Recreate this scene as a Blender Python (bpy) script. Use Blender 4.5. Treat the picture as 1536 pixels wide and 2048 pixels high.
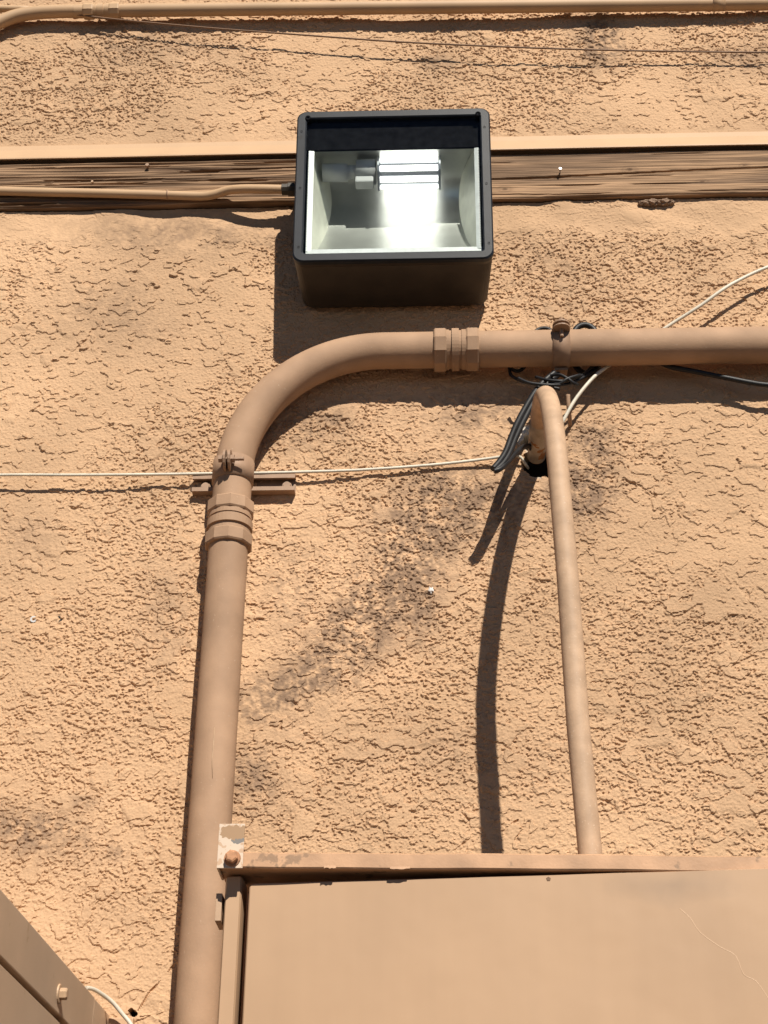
import bpy, bmesh, math, random
import numpy as np
from math import radians, sin, cos, pi
from mathutils import Vector, Matrix

for o in list(bpy.data.objects): bpy.data.objects.remove(o)
sc = bpy.context.scene
COL = sc.collection
random.seed(7)

# ------------------------------------------------------------------ camera
F_PX = 3100.0                      # focal length in pixels of the 1536 x 2048 photograph
CAM = Vector((0, -2.7, 1.6))
ROT = Matrix.Rotation(radians(2.4), 3, 'Z') @ Matrix.Rotation(radians(120), 3, 'X') @ Matrix.Rotation(radians(0.53), 3, 'Z')
cd = bpy.data.cameras.new('camera')
cam = bpy.data.objects.new('camera', cd); COL.objects.link(cam)
cam.matrix_world = Matrix.Translation(CAM) @ ROT.to_4x4()
cd.sensor_fit = 'VERTICAL'; cd.sensor_height = 24.0; cd.sensor_width = 18.0
cd.lens = 24.0 * F_PX / 2048.0
cd.clip_start = 0.05; cd.clip_end = 500
sc.camera = cam

# ------------------------------------------------------------------ light
SUN = Vector((0.31, -1.0, 0.88)).normalized()
w = bpy.data.worlds.new('World'); sc.world = w; w.use_nodes = True
nt = w.node_tree
bg = nt.nodes['Background']
sky = nt.nodes.new('ShaderNodeTexSky'); sky.sky_type = 'NISHITA'; sky.sun_disc = False
sky.sun_elevation = math.asin(SUN.z)
sky.sun_rotation = math.atan2(SUN.x, SUN.y)
sky.altitude = 300; sky.dust_density = 0.0; sky.air_density = 0.30; sky.ozone_density = 1.0
nt.links.new(sky.outputs[0], bg.inputs[0]); bg.inputs[1].default_value = 0.05
sl = bpy.data.lights.new('sun', 'SUN'); sl.energy = 5.0; sl.angle = radians(0.5); sl.color = (1.0, 0.93, 0.82)
so = bpy.data.objects.new('sun', sl); COL.objects.link(so)
so.rotation_euler = SUN.to_track_quat('Z', 'Y').to_euler(); so.location = SUN * 20
sc.view_settings.view_transform = 'Standard'; sc.view_settings.look = 'None'
sc.view_settings.exposure = 0.42; sc.view_settings.gamma = 1.0
sc.view_settings.use_curve_mapping = False

# ------------------------------------------------------------------ helpers
def P(px, py, d=0.0):
    """point of the plane d metres in front of the wall that is seen at a photograph pixel"""
    v = ROT @ Vector(((px - 768) / F_PX, -(py - 1024) / F_PX, -1))
    return CAM + v * ((-d - CAM.y) / v.y)

ALB = 0.78                         # paint reflectance
def mat(name, col, rough=0.7, metal=0.0, var=0.12, vscale=14.0, bump=0.0, bscale=400.0, spec=0.4, bdist=.002, speck=0.0, sscale=120.0, speck_col=None):
    col = tuple(c * ALB for c in col); speck_col = speck_col and tuple(c * ALB for c in speck_col)
    m = bpy.data.materials.new(name); m.use_nodes = True
    t = m.node_tree; b = t.nodes['Principled BSDF']
    b.inputs['Roughness'].default_value = rough; b.inputs['Metallic'].default_value = metal
    b.inputs['Specular IOR Level'].default_value = spec
    tc = t.nodes.new('ShaderNodeNewGeometry')
    n = t.nodes.new('ShaderNodeTexNoise'); n.inputs['Scale'].default_value = vscale; n.inputs['Detail'].default_value = 5
    t.links.new(tc.outputs['Position'], n.inputs['Vector'])
    mr = t.nodes.new('ShaderNodeMapRange'); mr.inputs[1].default_value = .3; mr.inputs[2].default_value = .7
    mr.inputs[3].default_value = 1 - var; mr.inputs[4].default_value = 1 + var
    t.links.new(n.outputs[0], mr.inputs[0])
    mx = t.nodes.new('ShaderNodeMix'); mx.data_type = 'RGBA'; mx.blend_type = 'MULTIPLY'; mx.inputs[0].default_value = 1
    mx.inputs[6].default_value = (*col, 1); t.links.new(mr.outputs[0], mx.inputs[7])
    out = mx.outputs[2]
    if speck > 0:
        n2 = t.nodes.new('ShaderNodeTexNoise'); n2.inputs['Scale'].default_value = sscale; n2.inputs['Detail'].default_value = 4
        t.links.new(tc.outputs['Position'], n2.inputs['Vector'])
        r2 = t.nodes.new('ShaderNodeMapRange'); r2.inputs[1].default_value = .70 - .12 * speck; r2.inputs[2].default_value = .74 - .12 * speck
        t.links.new(n2.outputs[0], r2.inputs[0])
        m2 = t.nodes.new('ShaderNodeMix'); m2.data_type = 'RGBA'
        m2.inputs[7].default_value = (*(speck_col or (col[0] * .45, col[1] * .4, col[2] * .38)), 1)
        t.links.new(r2.outputs[0], m2.inputs[0]); t.links.new(out, m2.inputs[6]); out = m2.outputs[2]
    t.links.new(out, b.inputs['Base Color'])
    if bump > 0:
        n3 = t.nodes.new('ShaderNodeTexNoise'); n3.inputs['Scale'].default_value = bscale; n3.inputs['Detail'].default_value = 3
        t.links.new(tc.outputs['Position'], n3.inputs['Vector'])
        bp = t.nodes.new('ShaderNodeBump'); bp.inputs['Strength'].default_value = bump; bp.inputs['Distance'].default_value = bdist
        t.links.new(n3.outputs[0], bp.inputs['Height']); t.links.new(bp.outputs[0], b.inputs['Normal'])
    return m

WALLC = (0.635, 0.414, 0.250)
M = {}
M['pipe'] = mat('pipe_paint', (0.445, 0.285, 0.182), .72, var=.17, vscale=11, bump=.16, bscale=220, spec=.22, speck=.16, sscale=170, speck_col=(.52, .36, .25))
M['pipe2'] = mat('drop_paint', (0.56, 0.38, 0.25), .6, spec=.25, var=.16, vscale=30, bump=.16, bscale=300, speck=.35, sscale=240, speck_col=(.66, .49, .35))
M['upper_pipe'] = mat('upper_paint', (0.58, 0.38, 0.22), .55, var=.08, vscale=9, bump=.05)
M['strap'] = mat('strap_paint', (0.38, 0.24, 0.155), .6, var=.12, vscale=40, bump=.08)
M['tan_metal'] = mat('cabinet_paint', (0.585, 0.375, 0.225), .5, var=.07, vscale=4.5, bump=.05, bscale=120)
M['panel'] = mat('panel_paint', (0.53, 0.345, 0.212), .5, spec=.3, var=.05, vscale=4.5, bump=.6, bscale=5, bdist=.006)
M['bounce_dark'] = mat('bounce_cut_dark', (.10, .085, .07), .95, var=.3, vscale=20)  # dark so the unseen plate throws little sun back onto the wall
M['rail'] = mat('rail_paint', (0.56, 0.33, 0.19), .6, var=.22, vscale=18, bump=.15, bscale=260, speck=.7, sscale=38, speck_col=(.36, .22, .13))
M['side_metal'] = mat('box_paint', (0.62, 0.45, 0.31), .5, var=.12, vscale=6, bump=.06, speck=.3, sscale=20, speck_col=(.52, .36, .23))
M['flash'] = mat('flashing_paint', (0.62, 0.405, 0.24), .6, var=.05, vscale=10, bump=.1, bscale=80)
M['black_metal'] = mat('bezel_black', (0.016, 0.020, 0.028), .45, spec=.25, var=.25, vscale=30, bump=.08, bscale=500, speck=.25, sscale=45, speck_col=(.012, .012, .013))
M['bronze'] = mat('housing_bronze', (0.045, 0.034, 0.024), .5, var=.25, vscale=20, bump=.1, bscale=500)
M['dark'] = mat('dark_hole', (0.012, 0.011, 0.010), .8, var=.2)
M['shield'] = mat('shield_black', (0.010, 0.010, 0.012), .9, var=.4, vscale=60, spec=.03)
M['alu'] = mat('aluminium', (0.80, 0.81, 0.78), .36, metal=.9, var=.06, vscale=30, bump=.05, bscale=60)
M['alu_matte'] = mat('aluminium_matte', (0.90, 0.90, 0.78), .45, metal=.25, var=.12, vscale=25, bump=.05, bscale=60)
M['white_strip'] = mat('gasket_white', (0.78, 0.80, 0.82), .4, var=.08, vscale=80)
M['ceramic'] = mat('socket_ceramic', (0.62, 0.63, 0.64), .5, var=.08, vscale=40)
M['lamp_grey'] = mat('lamp_body', (0.30, 0.32, 0.36), .4, metal=.5, var=.1)
M['white_cable'] = mat('cable_white', (0.74, 0.68, 0.56), .5, var=.1, vscale=40)
M['black_cable'] = mat('cable_black', (0.014, 0.014, 0.016), .5, var=.3, vscale=60, spec=.35)
M['tan_wire'] = mat('wire_tan', (0.22, 0.12, 0.065), .6, var=.1)
M['rust'] = mat('rusty_bolt', (0.50, 0.25, 0.13), .7, var=.3, vscale=90, bump=.2)
M['tan_bolt'] = mat('bolt_paint', (0.56, 0.38, 0.24), .5, var=.15, vscale=90)
M['steel'] = mat('nail_steel', (0.7, 0.7, 0.72), .35, metal=.7, var=.1)
M['debris'] = mat('mortar_lump', (0.30, 0.20, 0.135), .9, var=.3, vscale=60, bump=.5, bscale=150)
M['plaster'] = mat('plaster_chip', (0.80, 0.78, 0.76), .8, var=.1, vscale=90)
M['concrete'] = mat('ground_asphalt', (0.045, 0.043, 0.042), .9, var=.2, vscale=2.0, bump=.4, bscale=60)

def emit(name, col, s):
    m = bpy.data.materials.new(name); m.use_nodes = True
    b = m.node_tree.nodes['Principled BSDF']; b.inputs['Base Color'].default_value = (.8, .8, .8, 1)
    b.inputs['Emission Color'].default_value = (*col, 1); b.inputs['Emission Strength'].default_value = s
    return m
M['led'] = emit('led_glow', (1.0, 0.98, 0.90), 3.2)

def glass_mat():
    m = bpy.data.materials.new('lens_glass'); m.use_nodes = True; t = m.node_tree
    for n in list(t.nodes): t.nodes.remove(n)
    o = t.nodes.new('ShaderNodeOutputMaterial'); mx = t.nodes.new('ShaderNodeMixShader')
    lw = t.nodes.new('ShaderNodeLayerWeight'); pw = t.nodes.new('ShaderNodeMath'); pw.operation = 'POWER'; pw.inputs[1].default_value = 5
    t.links.new(lw.outputs['Facing'], pw.inputs[0])
    fr = t.nodes.new('ShaderNodeMath'); fr.operation = 'MULTIPLY_ADD'; fr.inputs[1].default_value = .7; fr.inputs[2].default_value = .02; t.links.new(pw.outputs[0], fr.inputs[0])
    tr = t.nodes.new('ShaderNodeBsdfTransparent'); tr.inputs[0].default_value = (.95, .97, .96, 1)
    g = t.nodes.new('ShaderNodeBsdfGlossy'); g.inputs['Roughness'].default_value = .03
    t.links.new(fr.outputs[0], mx.inputs[0]); t.links.new(tr.outputs[0], mx.inputs[1]); t.links.new(g.outputs[0], mx.inputs[2])
    t.links.new(mx.outputs[0], o.inputs[0]); return m
M['glass'] = glass_mat()

class MB:
    def __init__(s): s.v = []; s.f = []; s.sm = []
    def add(s, v, f, smooth=False):
        k = len(s.v); s.v += [tuple(p) for p in v]; s.f += [tuple(i + k for i in q) for q in f]; s.sm += [smooth] * len(f); return s
    def box(s, a, b, bev=0.0):
        bm = bmesh.new(); bmesh.ops.create_cube(bm, size=1)
        c = (Vector(a) + Vector(b)) / 2; e = Vector(b) - Vector(a)
        for v in bm.verts: v.co = Vector((v.co.x * e.x, v.co.y * e.y, v.co.z * e.z)) + c
        return s.bm(bm, bev)
    def bm(s, bm, bev=0.0, xf=None):
        if bev > 0: bmesh.ops.bevel(bm, geom=bm.edges[:], offset=bev, segments=2, affect='EDGES', profile=.6)
        bm.verts.index_update()
        vs = [v.co.copy() for v in bm.verts]
        if xf: vs = [xf(p) for p in vs]
        s.add(vs, [[v.index for v in f.verts] for f in bm.faces], False); bm.free(); return s
    def tube(s, pts, r, n=14, cap=True, smooth=True):
        pts = [Vector(p) for p in pts]; m = len(pts)
        rs = r if isinstance(r, (list, tuple)) else [r] * m
        tg = []
        for i in range(m):
            a = pts[max(i - 1, 0)]; b = pts[min(i + 1, m - 1)]; tg.append((b - a).normalized())
        up = Vector((0, 0, 1)) if abs(tg[0].z) < .9 else Vector((0, -1, 0))
        nrm = (up - tg[0] * up.dot(tg[0])).normalized()
        V = []
        for i in range(m):
            if i:
                nrm = (tg[i - 1].rotation_difference(tg[i]) @ nrm); nrm = (nrm - tg[i] * nrm.dot(tg[i])).normalized()
            bn = tg[i].cross(nrm)
            for k in range(n):
                a = 2 * pi * k / n; V.append(pts[i] + (nrm * cos(a) + bn * sin(a)) * rs[i])
        Fc = [(i * n + k, i * n + (k + 1) % n, (i + 1) * n + (k + 1) % n, (i + 1) * n + k) for i in range(m - 1) for k in range(n)]
        s.add(V, Fc, smooth)
        if cap:
            s.add(V[:n][::-1], [range(n)]); s.add(V[-n:], [range(n)])
        return s
    def lathe(s, o, ax, prof, n=32, smooth=True, phase=0.0):
        """prof: (along, radius) pairs round the axis ax from o"""
        o = Vector(o); ax = Vector(ax).normalized()
        u = Vector((0, 0, 1)) if abs(ax.z) < .9 else Vector((0, -1, 0))
        u = (u - ax * u.dot(ax)).normalized(); b = ax.cross(u)
        V = []
        for (h, r) in prof:
            for k in range(n):
                a = 2 * pi * k / n + phase; V.append(o + ax * h + (u * cos(a) + b * sin(a)) * r)
        m = len(prof)
        s.add(V, [(i * n + k, i * n + (k + 1) % n, (i + 1) * n + (k + 1) % n, (i + 1) * n + k) for i in range(m - 1) for k in range(n)], smooth)
        return s
    def build(s, name, m, parent=None, **kw):
        me = bpy.data.meshes.new(name); me.from_pydata(s.v, [], s.f); me.validate()
        if len(me.polygons) == len(s.sm): me.polygons.foreach_set('use_smooth', s.sm)
        b = bmesh.new(); b.from_mesh(me); bmesh.ops.remove_doubles(b, verts=b.verts, dist=1e-6)
        bmesh.ops.recalc_face_normals(b, faces=b.faces); b.to_mesh(me); b.free()
        me.materials.append(M[m] if isinstance(m, str) else m)
        o = bpy.data.objects.new(name, me); COL.objects.link(o)
        if parent: o.parent = parent; o.matrix_parent_inverse = parent.matrix_world.inverted()
        tag(o, **kw); return o

def tag(o, label=None, category=None, group=None, kind=None):
    for k, v in (('label', label), ('category', category), ('group', group), ('kind', kind)):
        if v: o[k] = v
    return o
def thing(name, loc, label, category, group=None):
    o = bpy.data.objects.new(name, None); COL.objects.link(o); o.empty_display_size = .05
    o.matrix_world = Matrix.Translation(Vector(loc)); o.location = loc
    return tag(o, label, category, group)
def smooth_path(pts, per=8):
    pts = [Vector(p) for p in pts]; out = []
    for i in range(len(pts) - 1):
        p0 = pts[max(i - 1, 0)]; p1 = pts[i]; p2 = pts[i + 1]; p3 = pts[min(i + 2, len(pts) - 1)]
        for k in range(per):
            t = k / per
            out.append(.5 * ((2 * p1) + (p2 - p0) * t + (2 * p0 - 5 * p1 + 4 * p2 - p3) * t * t + (3 * p1 - p0 - 3 * p2 + p3) * t ** 3))
    return out + [pts[-1]]
def path(px, per=8): return smooth_path([P(*q) for q in px], per)

# ================================================================== SETTING
g = MB(); g.add([(-40, -60, 0), (40, -60, 0), (40, .3, 0), (-40, .3, 0)], [(0, 1, 2, 3)])
g.build('ground', 'concrete', kind='structure')

# ---- stucco wall: a real height field
def stucco_material(name, use_attr):
    m = bpy.data.materials.new(name); m.use_nodes = True; t = m.node_tree; b = t.nodes['Principled BSDF']
    b.inputs['Roughness'].default_value = .85; b.inputs['Specular IOR Level'].default_value = .15
    geo = t.nodes.new('ShaderNodeNewGeometry')
    n = t.nodes.new('ShaderNodeTexNoise'); n.inputs['Scale'].default_value = 5; n.inputs['Detail'].default_value = 6
    t.links.new(geo.outputs['Position'], n.inputs['Vector'])
    mr = t.nodes.new('ShaderNodeMapRange'); mr.inputs[1].default_value = .3; mr.inputs[2].default_value = .7; mr.inputs[3].default_value = .93; mr.inputs[4].default_value = 1.06
    t.links.new(n.outputs[0], mr.inputs[0])
    mx = t.nodes.new('ShaderNodeMix'); mx.data_type = 'RGBA'; mx.blend_type = 'MULTIPLY'; mx.inputs[0].default_value = 1
    if use_attr:
        at = t.nodes.new('ShaderNodeAttribute'); at.attribute_name = 'paint'; t.links.new(at.outputs['Color'], mx.inputs[6])
    else: mx.inputs[6].default_value = (*[c * ALB for c in WALLC], 1)
    t.links.new(mr.outputs[0], mx.inputs[7]); t.links.new(mx.outputs[2], b.inputs['Base Color'])
    n3 = t.nodes.new('ShaderNodeTexNoise'); n3.inputs['Scale'].default_value = 330; n3.inputs['Detail'].default_value = 3
    t.links.new(geo.outputs['Position'], n3.inputs['Vector'])
    bp = t.nodes.new('ShaderNodeBump'); bp.inputs['Strength'].default_value = .35; bp.inputs['Distance'].default_value = .0012
    t.links.new(n3.outputs[0], bp.inputs['Height'])
    last = bp
    if not use_attr:
        n4 = t.nodes.new('ShaderNodeTexNoise'); n4.inputs['Scale'].default_value = 75; n4.inputs['Detail'].default_value = 5
        t.links.new(geo.outputs['Position'], n4.inputs['Vector'])
        b2 = t.nodes.new('ShaderNodeBump'); b2.inputs['Strength'].default_value = .8; b2.inputs['Distance'].default_value = .008
        t.links.new(n4.outputs[0], b2.inputs['Height']); t.links.new(bp.outputs[0], b2.inputs['Normal']); last = b2
    t.links.new(last.outputs[0], b.inputs['Normal'])
    return m
M['stucco'] = stucco_material('stucco', True)
M['stucco_far'] = stucco_material('stucco_far', False)

X0, X1, Z0, Z1, SP = -1.16, 0.92, 2.08, 4.74, 0.00175
NX = int((X1 - X0) / SP) + 1; NZ = int((Z1 - Z0) / SP) + 1
rng = np.random.default_rng(11)
KX = np.fft.rfftfreq(NX, SP)[None, :]; KZ = np.fft.fftfreq(NZ, SP)[:, None]
def gn(lx, lz=None, hp=None):
    """gaussian noise with correlation lengths lx, lz (metres); hp cuts waves longer than that"""
    lz = lz or lx
    s = np.fft.rfft2(rng.standard_normal((NZ, NX)))
    s = s * np.exp(-.5 * ((2 * pi * KX * lx * .5) ** 2 + (2 * pi * KZ * lz * .5) ** 2))
    if hp: s = s * (1 - np.exp(-.5 * ((2 * pi * KX * hp * .5) ** 2 + (2 * pi * KZ * hp * .5) ** 2)))
    a = np.fft.irfft2(s, (NZ, NX)); return (a - a.mean()) / a.std()
def ss(a, b, x):
    t = np.clip((x - a) / (b - a), 0, 1); return t * t * (3 - 2 * t)
xs = X0 + SP * np.arange(NX); zs = Z0 + SP * np.arange(NZ)
GX, GZ = np.meshgrid(xs, zs)
# photograph pixel of every wall point (to place stains, cracks and broken spots where they are)
Rt = np.array(ROT.transposed())
q = [Rt[i, 0] * (GX - CAM.x) + Rt[i, 1] * (0 - CAM.y) + Rt[i, 2] * (GZ - CAM.z) for i in range(3)]
PX = 768 - q[0] / q[2] * F_PX; PY = 1024 + q[1] / q[2] * F_PX
del q
n_a = gn(.050, .036); n_b = gn(.020, .015); n_c = gn(.0085, .0065)
density = gn(.22, .16)                                   # where the dash coat is rough, where it is trowelled smooth
plate = n_a + .55 * n_b + .30 * n_c + .40 * ss(820, 1000, PX) * ss(1020, 1150, PY) + .2 * ss(1300, 1500, PY) * ss(420, 350, PX)
p1 = ss(.95, 1.1, plate) * ss(-.6, .5, gn(.03))                                 # trowelled plates with a sharp lower lip
p2 = ss(1.0, 1.15, gn(.017, .011) + .6 * gn(.0075, .0055) + .3 * n_c)
g1 = gn(.0031, .0026, .010); g2 = gn(.0058, .0042, .022)
rough = .18 + .82 * ss(-1.2, .7, density + .55 * n_a) 
grain = ss(.45, 1.05, g1 + .5 * g2)
grain2 = ss(.95, 1.35, g2 + .45 * g1)
flat = np.clip(1 - .85 * p1 - .55 * p2, 0.06, 1)
H = .0030 * p1 + .0022 * p2 + rough * flat * (.0014 * grain + .0019 * grain2 + .0002 * g1)
H += .0010 * gn(.09) + .0022 * gn(.35) + .00012 * gn(.005) + .00022 * gn(.0022)
del n_b, plate, g1, g2, grain, grain2
def seg_dist(pts):
    D = np.full(PX.shape, 1e9, dtype=np.float32)
    for (ax, ay), (bx, by) in zip(pts[:-1], pts[1:]):
        dx, dy = bx - ax, by - ay
        t = np.clip(((PX - ax) * dx + (PY - ay) * dy) / (dx * dx + dy * dy), 0, 1)
        D = np.minimum(D, np.hypot(PX - ax - t * dx, PY - ay - t * dy))
    return D
wob = 5 * gn(.02)
def crack(pts, wpx, depth):
    global H
    a = np.array(pts); m = (PX > a[:, 0].min() - 30) & (PX < a[:, 0].max() + 30) & (PY > a[:, 1].min() - 30) & (PY < a[:, 1].max() + 30)
    D = seg_dist(pts) + np.abs(wob) * .35
    H = H - np.where(m, depth * (1 - ss(wpx * .5, wpx * 1.3, D)), 0)
crack([(346, 1932), (318, 1965), (300, 1985), (276, 2022)], 2.8, .006)
crack([(905, 1702), (935, 1680), (990, 1658), (1036, 1640)], 1.9, .004)
crack([(865, 1385), (948, 1388)], 1.4, .003)
crack([(470, 1690), (500, 1650), (535, 1600), (560, 1555)], 1.6, .003)
crack([(1118, 415), (1120, 470), (1105, 580), (1085, 640)], 1.4, .0025)
crack([(712, 1345), (690, 1362), (668, 1370), (640, 1396), (600, 1415), (575, 1440)], 1.5, .0022)
# smoother bands against the flashing and the beam
sm = ss(300, 272, PY + (PX - 768) * .016 + wob * .6) * 1.0
band = np.clip(1 - ss(12, 62, np.abs(PY + (PX - 768) * .016 - 440) + wob * 1.5), 0, 1)
H = H * (1 - .75 * band) + band * (.0015 * n_a)
bandU = np.clip(1 - ss(6, 26, np.abs(PY + (PX - 768) * .016 - 288) + wob), 0, 1)
H = H * (1 - .8 * bandU)
# broken holes
def blob(cx, cy, rx, ry, e=.25):
    return ((PX - cx) / rx) ** 2 + ((PY - cy) / ry) ** 2 + e * wob * .12
hole = np.minimum(np.minimum(blob(1078, 916, 33, 38), blob(1064, 888, 22, 20)), blob(1072, 935, 22, 20)) + .16 * n_c
h2 = blob(267, 2026, 9, 7) + .45 * n_c + .2 * n_a
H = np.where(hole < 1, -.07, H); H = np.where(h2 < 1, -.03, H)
chipr = ss(1.9, 1.3, blob(1062, 885, 26, 28) + .5 * n_c) * ss(890, 880, PY - (PX - 1050) * .3) * ss(1080, 1065, PX)
H -= np.where(hole < 1, 0, .003 * chipr)
# colours: paint, dirt stains, bare plaster
paint = np.ones((NZ, NX, 3), np.float32) * np.array(WALLC, np.float32)
stain = np.zeros((NZ, NX), np.float32)
mott = np.clip(.66 + .12 * gn(.06) + .18 * gn(.014) + .24 * gn(.0048) + .10 * n_a, 0, 1.2)
def smudge(cx, cy, rx, ry, ang, a):
    global stain
    c, s = cos(radians(ang)), sin(radians(ang))
    u = ((PX - cx) * c + (PY - cy) * s) / rx; v = (-(PX - cx) * s + (PY - cy) * c) / ry
    stain = np.maximum(stain, a * np.exp(-(u * u + v * v)))
for sdef in ((760, 1200, 300, 75, -48, .62), (870, 1030, 150, 85, -40, .85), (800, 1150, 130, 80, -52, .95), (720, 1250, 110, 70, -50, .9), (640, 1340, 140, 55, -35, .9),
             (560, 1390, 110, 50, -20, .8), (840, 1230, 40, 60, 0, .6), (1160, 960, 70, 95, 0, .75), (1185, 890, 40, 40, 0, .7), (1200, 85, 45, 45, 0, .95),
             (870, 125, 50, 30, 0, .35), (70, 1665, 130, 50, 8, .55), (165, 1605, 30, 20, 0, .4), (232, 1705, 25, 20, 0, .45),
             (240, 95, 60, 40, 0, .45), (300, 75, 140, 45, 10, .25), (1080, 560, 120, 80, 0, .25), (590, 1180, 90, 110, 0, .3), (620, 860, 130, 40, -10, .45),
             (350, 470, 260, 40, 0, .35), (60, 1080, 60, 60, 0, .2), (1480, 120, 60, 30, 0, .4), (230, 620, 120, 70, 20, .25), (500, 1560, 60, 80, 0, .45),
             (950, 830, 140, 50, 0, .45), (1010, 1010, 60, 90, 0, .5), (900, 1500, 200, 60, 0, .15), (330, 1240, 60, 140, 0, .25)):
    smudge(*sdef)
stain = np.clip(stain * mott * 1.8, 0, 1)[..., None]
dirt = np.array((.175, .115, .083), np.float32)
paint *= (1 + .045 * gn(.30) + .030 * gn(.08))[..., None]
paint = paint * (1 - .74 * stain) + dirt * .74 * stain
ch = (chipr * (hole > 1))[..., None]; paint = paint * (1 - ch) + np.array((.72, .66, .58), np.float32) * ch
rim = (ss(1.45, 1.05, hole) * (hole > 1) * (n_a > -.2) * (PX < 1082))[..., None] * .8
paint = paint * (1 - rim) + np.array((.70, .62, .52), np.float32) * rim
inn = ((hole < 1) | (h2 < 1))[..., None]; paint = np.where(inn, np.array((.03, .025, .02), np.float32), paint)  # insides of the holes painted near black, their shade put into the colour
cols = (paint * ALB).astype(np.float32)

ZB0, ZB1 = 3.953, 4.115               # the timber covers this strip
wall = thing('stucco_wall', (0, 0, 0), 'tan painted rough stucco wall with dark smudges filling the picture', 'wall')
def stucco_part(name, zmask):
    keep_v = zmask[:, None] & (np.abs(GX + .12 + (GZ - 2.16) * .008) < .705 + (GZ - 2.16) * .113) & ~((GX > -.27) & (GZ < 2.262))
    kf = keep_v[:-1, :-1] & keep_v[1:, :-1] & keep_v[:-1, 1:] & keep_v[1:, 1:]
    used = np.zeros(keep_v.shape, bool)
    for a in (slice(None, -1), slice(1, None)):
        for b in (slice(None, -1), slice(1, None)): used[a, b] |= kf
    idx = np.full(used.shape, -1, np.int64); idx[used] = np.arange(used.sum())
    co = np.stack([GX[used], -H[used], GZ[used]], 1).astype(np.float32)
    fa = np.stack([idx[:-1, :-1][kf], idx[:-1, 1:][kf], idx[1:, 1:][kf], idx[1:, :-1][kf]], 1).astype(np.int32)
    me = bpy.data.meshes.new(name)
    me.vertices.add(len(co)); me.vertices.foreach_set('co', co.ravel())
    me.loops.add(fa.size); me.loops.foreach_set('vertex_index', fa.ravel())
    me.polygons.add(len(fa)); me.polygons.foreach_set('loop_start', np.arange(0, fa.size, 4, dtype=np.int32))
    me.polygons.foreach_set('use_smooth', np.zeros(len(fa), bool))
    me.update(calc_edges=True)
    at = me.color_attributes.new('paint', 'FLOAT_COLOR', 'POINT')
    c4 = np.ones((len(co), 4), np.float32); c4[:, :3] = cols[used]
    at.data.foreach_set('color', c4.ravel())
    me.materials.append(M['stucco'])
    o = bpy.data.objects.new(name, me); COL.objects.link(o); o.parent = wall
    print(name, len(fa) * 2, 'triangles'); return o
stucco_part('lower_stucco', zs < ZB0 + .012)
stucco_part('upper_stucco', zs > ZB1 - .004)
# the same wall going on beyond, with openings behind the two broken holes
ha, hb = P(1040, 960), P(1125, 850); hc, hd_ = P(235, 2046), P(300, 2000)
bx_ = sorted([-7, ha.x, hb.x, hc.x, hd_.x, 7]); bz_ = sorted([0, ha.z, hb.z, hc.z, hd_.z, 6.5])
m = MB()
for i in range(5):
    for j in range(5):
        c = ((bx_[i] + bx_[i + 1]) / 2, (bz_[j] + bz_[j + 1]) / 2)
        if (ha.x < c[0] < hb.x and ha.z < c[1] < hb.z) or (hc.x < c[0] < hd_.x and hc.z < c[1] < hd_.z): continue
        m.add([(bx_[i], .006, bz_[j]), (bx_[i + 1], .006, bz_[j]), (bx_[i + 1], .006, bz_[j + 1]), (bx_[i], .006, bz_[j + 1])], [(0, 1, 2, 3)])
m.box((-7, .09, 0), (7, .25, 6.5))
m.build('surrounding_stucco', 'stucco_far', wall)
del GX, GZ

# ---- timber beam with raised grain
TX0, TX1, TZ0, TZ1 = -1.9, 1.7, 3.967, 4.098
nx, nz = 720, 96
tx = np.linspace(TX0, TX1, nx); tz = np.linspace(TZ0, TZ1, nz)
kx = np.fft.rfftfreq(nx, tx[1] - tx[0])[None, :]; kz = np.fft.fftfreq(nz, tz[1] - tz[0])[:, None]
def tn(lx, lz):
    s = np.fft.rfft2(rng.standard_normal((nz, nx))) * np.exp(-.5 * ((2 * pi * kx * lx * .5) ** 2 + (2 * pi * kz * lz * .5) ** 2))
    a = np.fft.irfft2(s, (nz, nx)); return (a - a.mean()) / a.std()
TXg, TZg = np.meshgrid(tx, tz)
left = ss(.15, -.15, TXg)                                # the left stretch is far more weathered
gr = tn(.35, .0046); gr2 = tn(.13, .0032); ck = tn(.20, .0046)
hh = .0010 * gr * (.25 + .9 * left) + .0009 * gr2 * (.3 + .8 * left) + .0012 * tn(.5, .03)
deep = ss(1.35, 1.7, ck + .30 * gr2) * (.25 + .75 * left); hh -= .010 * deep
zc = 4.033 + .011 * np.tanh((TXg - .40) * 3) + .002 * gr[nz // 2][None, :]
cr = ss(.0026, .0008, np.abs(TZg - zc)) * ss(.05, .16, TXg); hh -= .008 * cr
zc2 = 4.000 + .003 * np.sin(TXg * 5); cr2 = ss(.0022, .0008, np.abs(TZg - zc2)) * ss(.62, .5, TXg) * ss(.05, .1, TXg) * ss(-.6, .3, tn(.1, .05)); hh -= .005 * cr2
zc3 = 4.031 + .004 * np.sin(TXg * 7); cr3 = ss(.003, .001, np.abs(TZg - zc3)) * ss(-.38, -.42, TXg) * ss(-.75, -.70, TXg); hh -= .010 * cr3
edge = ss(.004, 0, np.minimum(TZg - TZ0, TZ1 - TZg)); hh -= .004 * edge * (1 + .3 * gr2)
beam_d = .016
V = np.stack([TXg, -(beam_d + hh), TZg], 2).reshape(-1, 3)
me = bpy.data.meshes.new('beam_face')
ii = np.arange(nx * nz).reshape(nz, nx)
fa = np.stack([ii[:-1, :-1], ii[:-1, 1:], ii[1:, 1:], ii[1:, :-1]], 2).reshape(-1, 4)
n0 = len(V)
ring = [ii[0, i] for i in range(nx)]
vl = [tuple(v) for v in V]; fl = [tuple(f) for f in fa.tolist()]
for i in range(nx): vl.append((tx[i], .02, TZ0))         # underside
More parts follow.
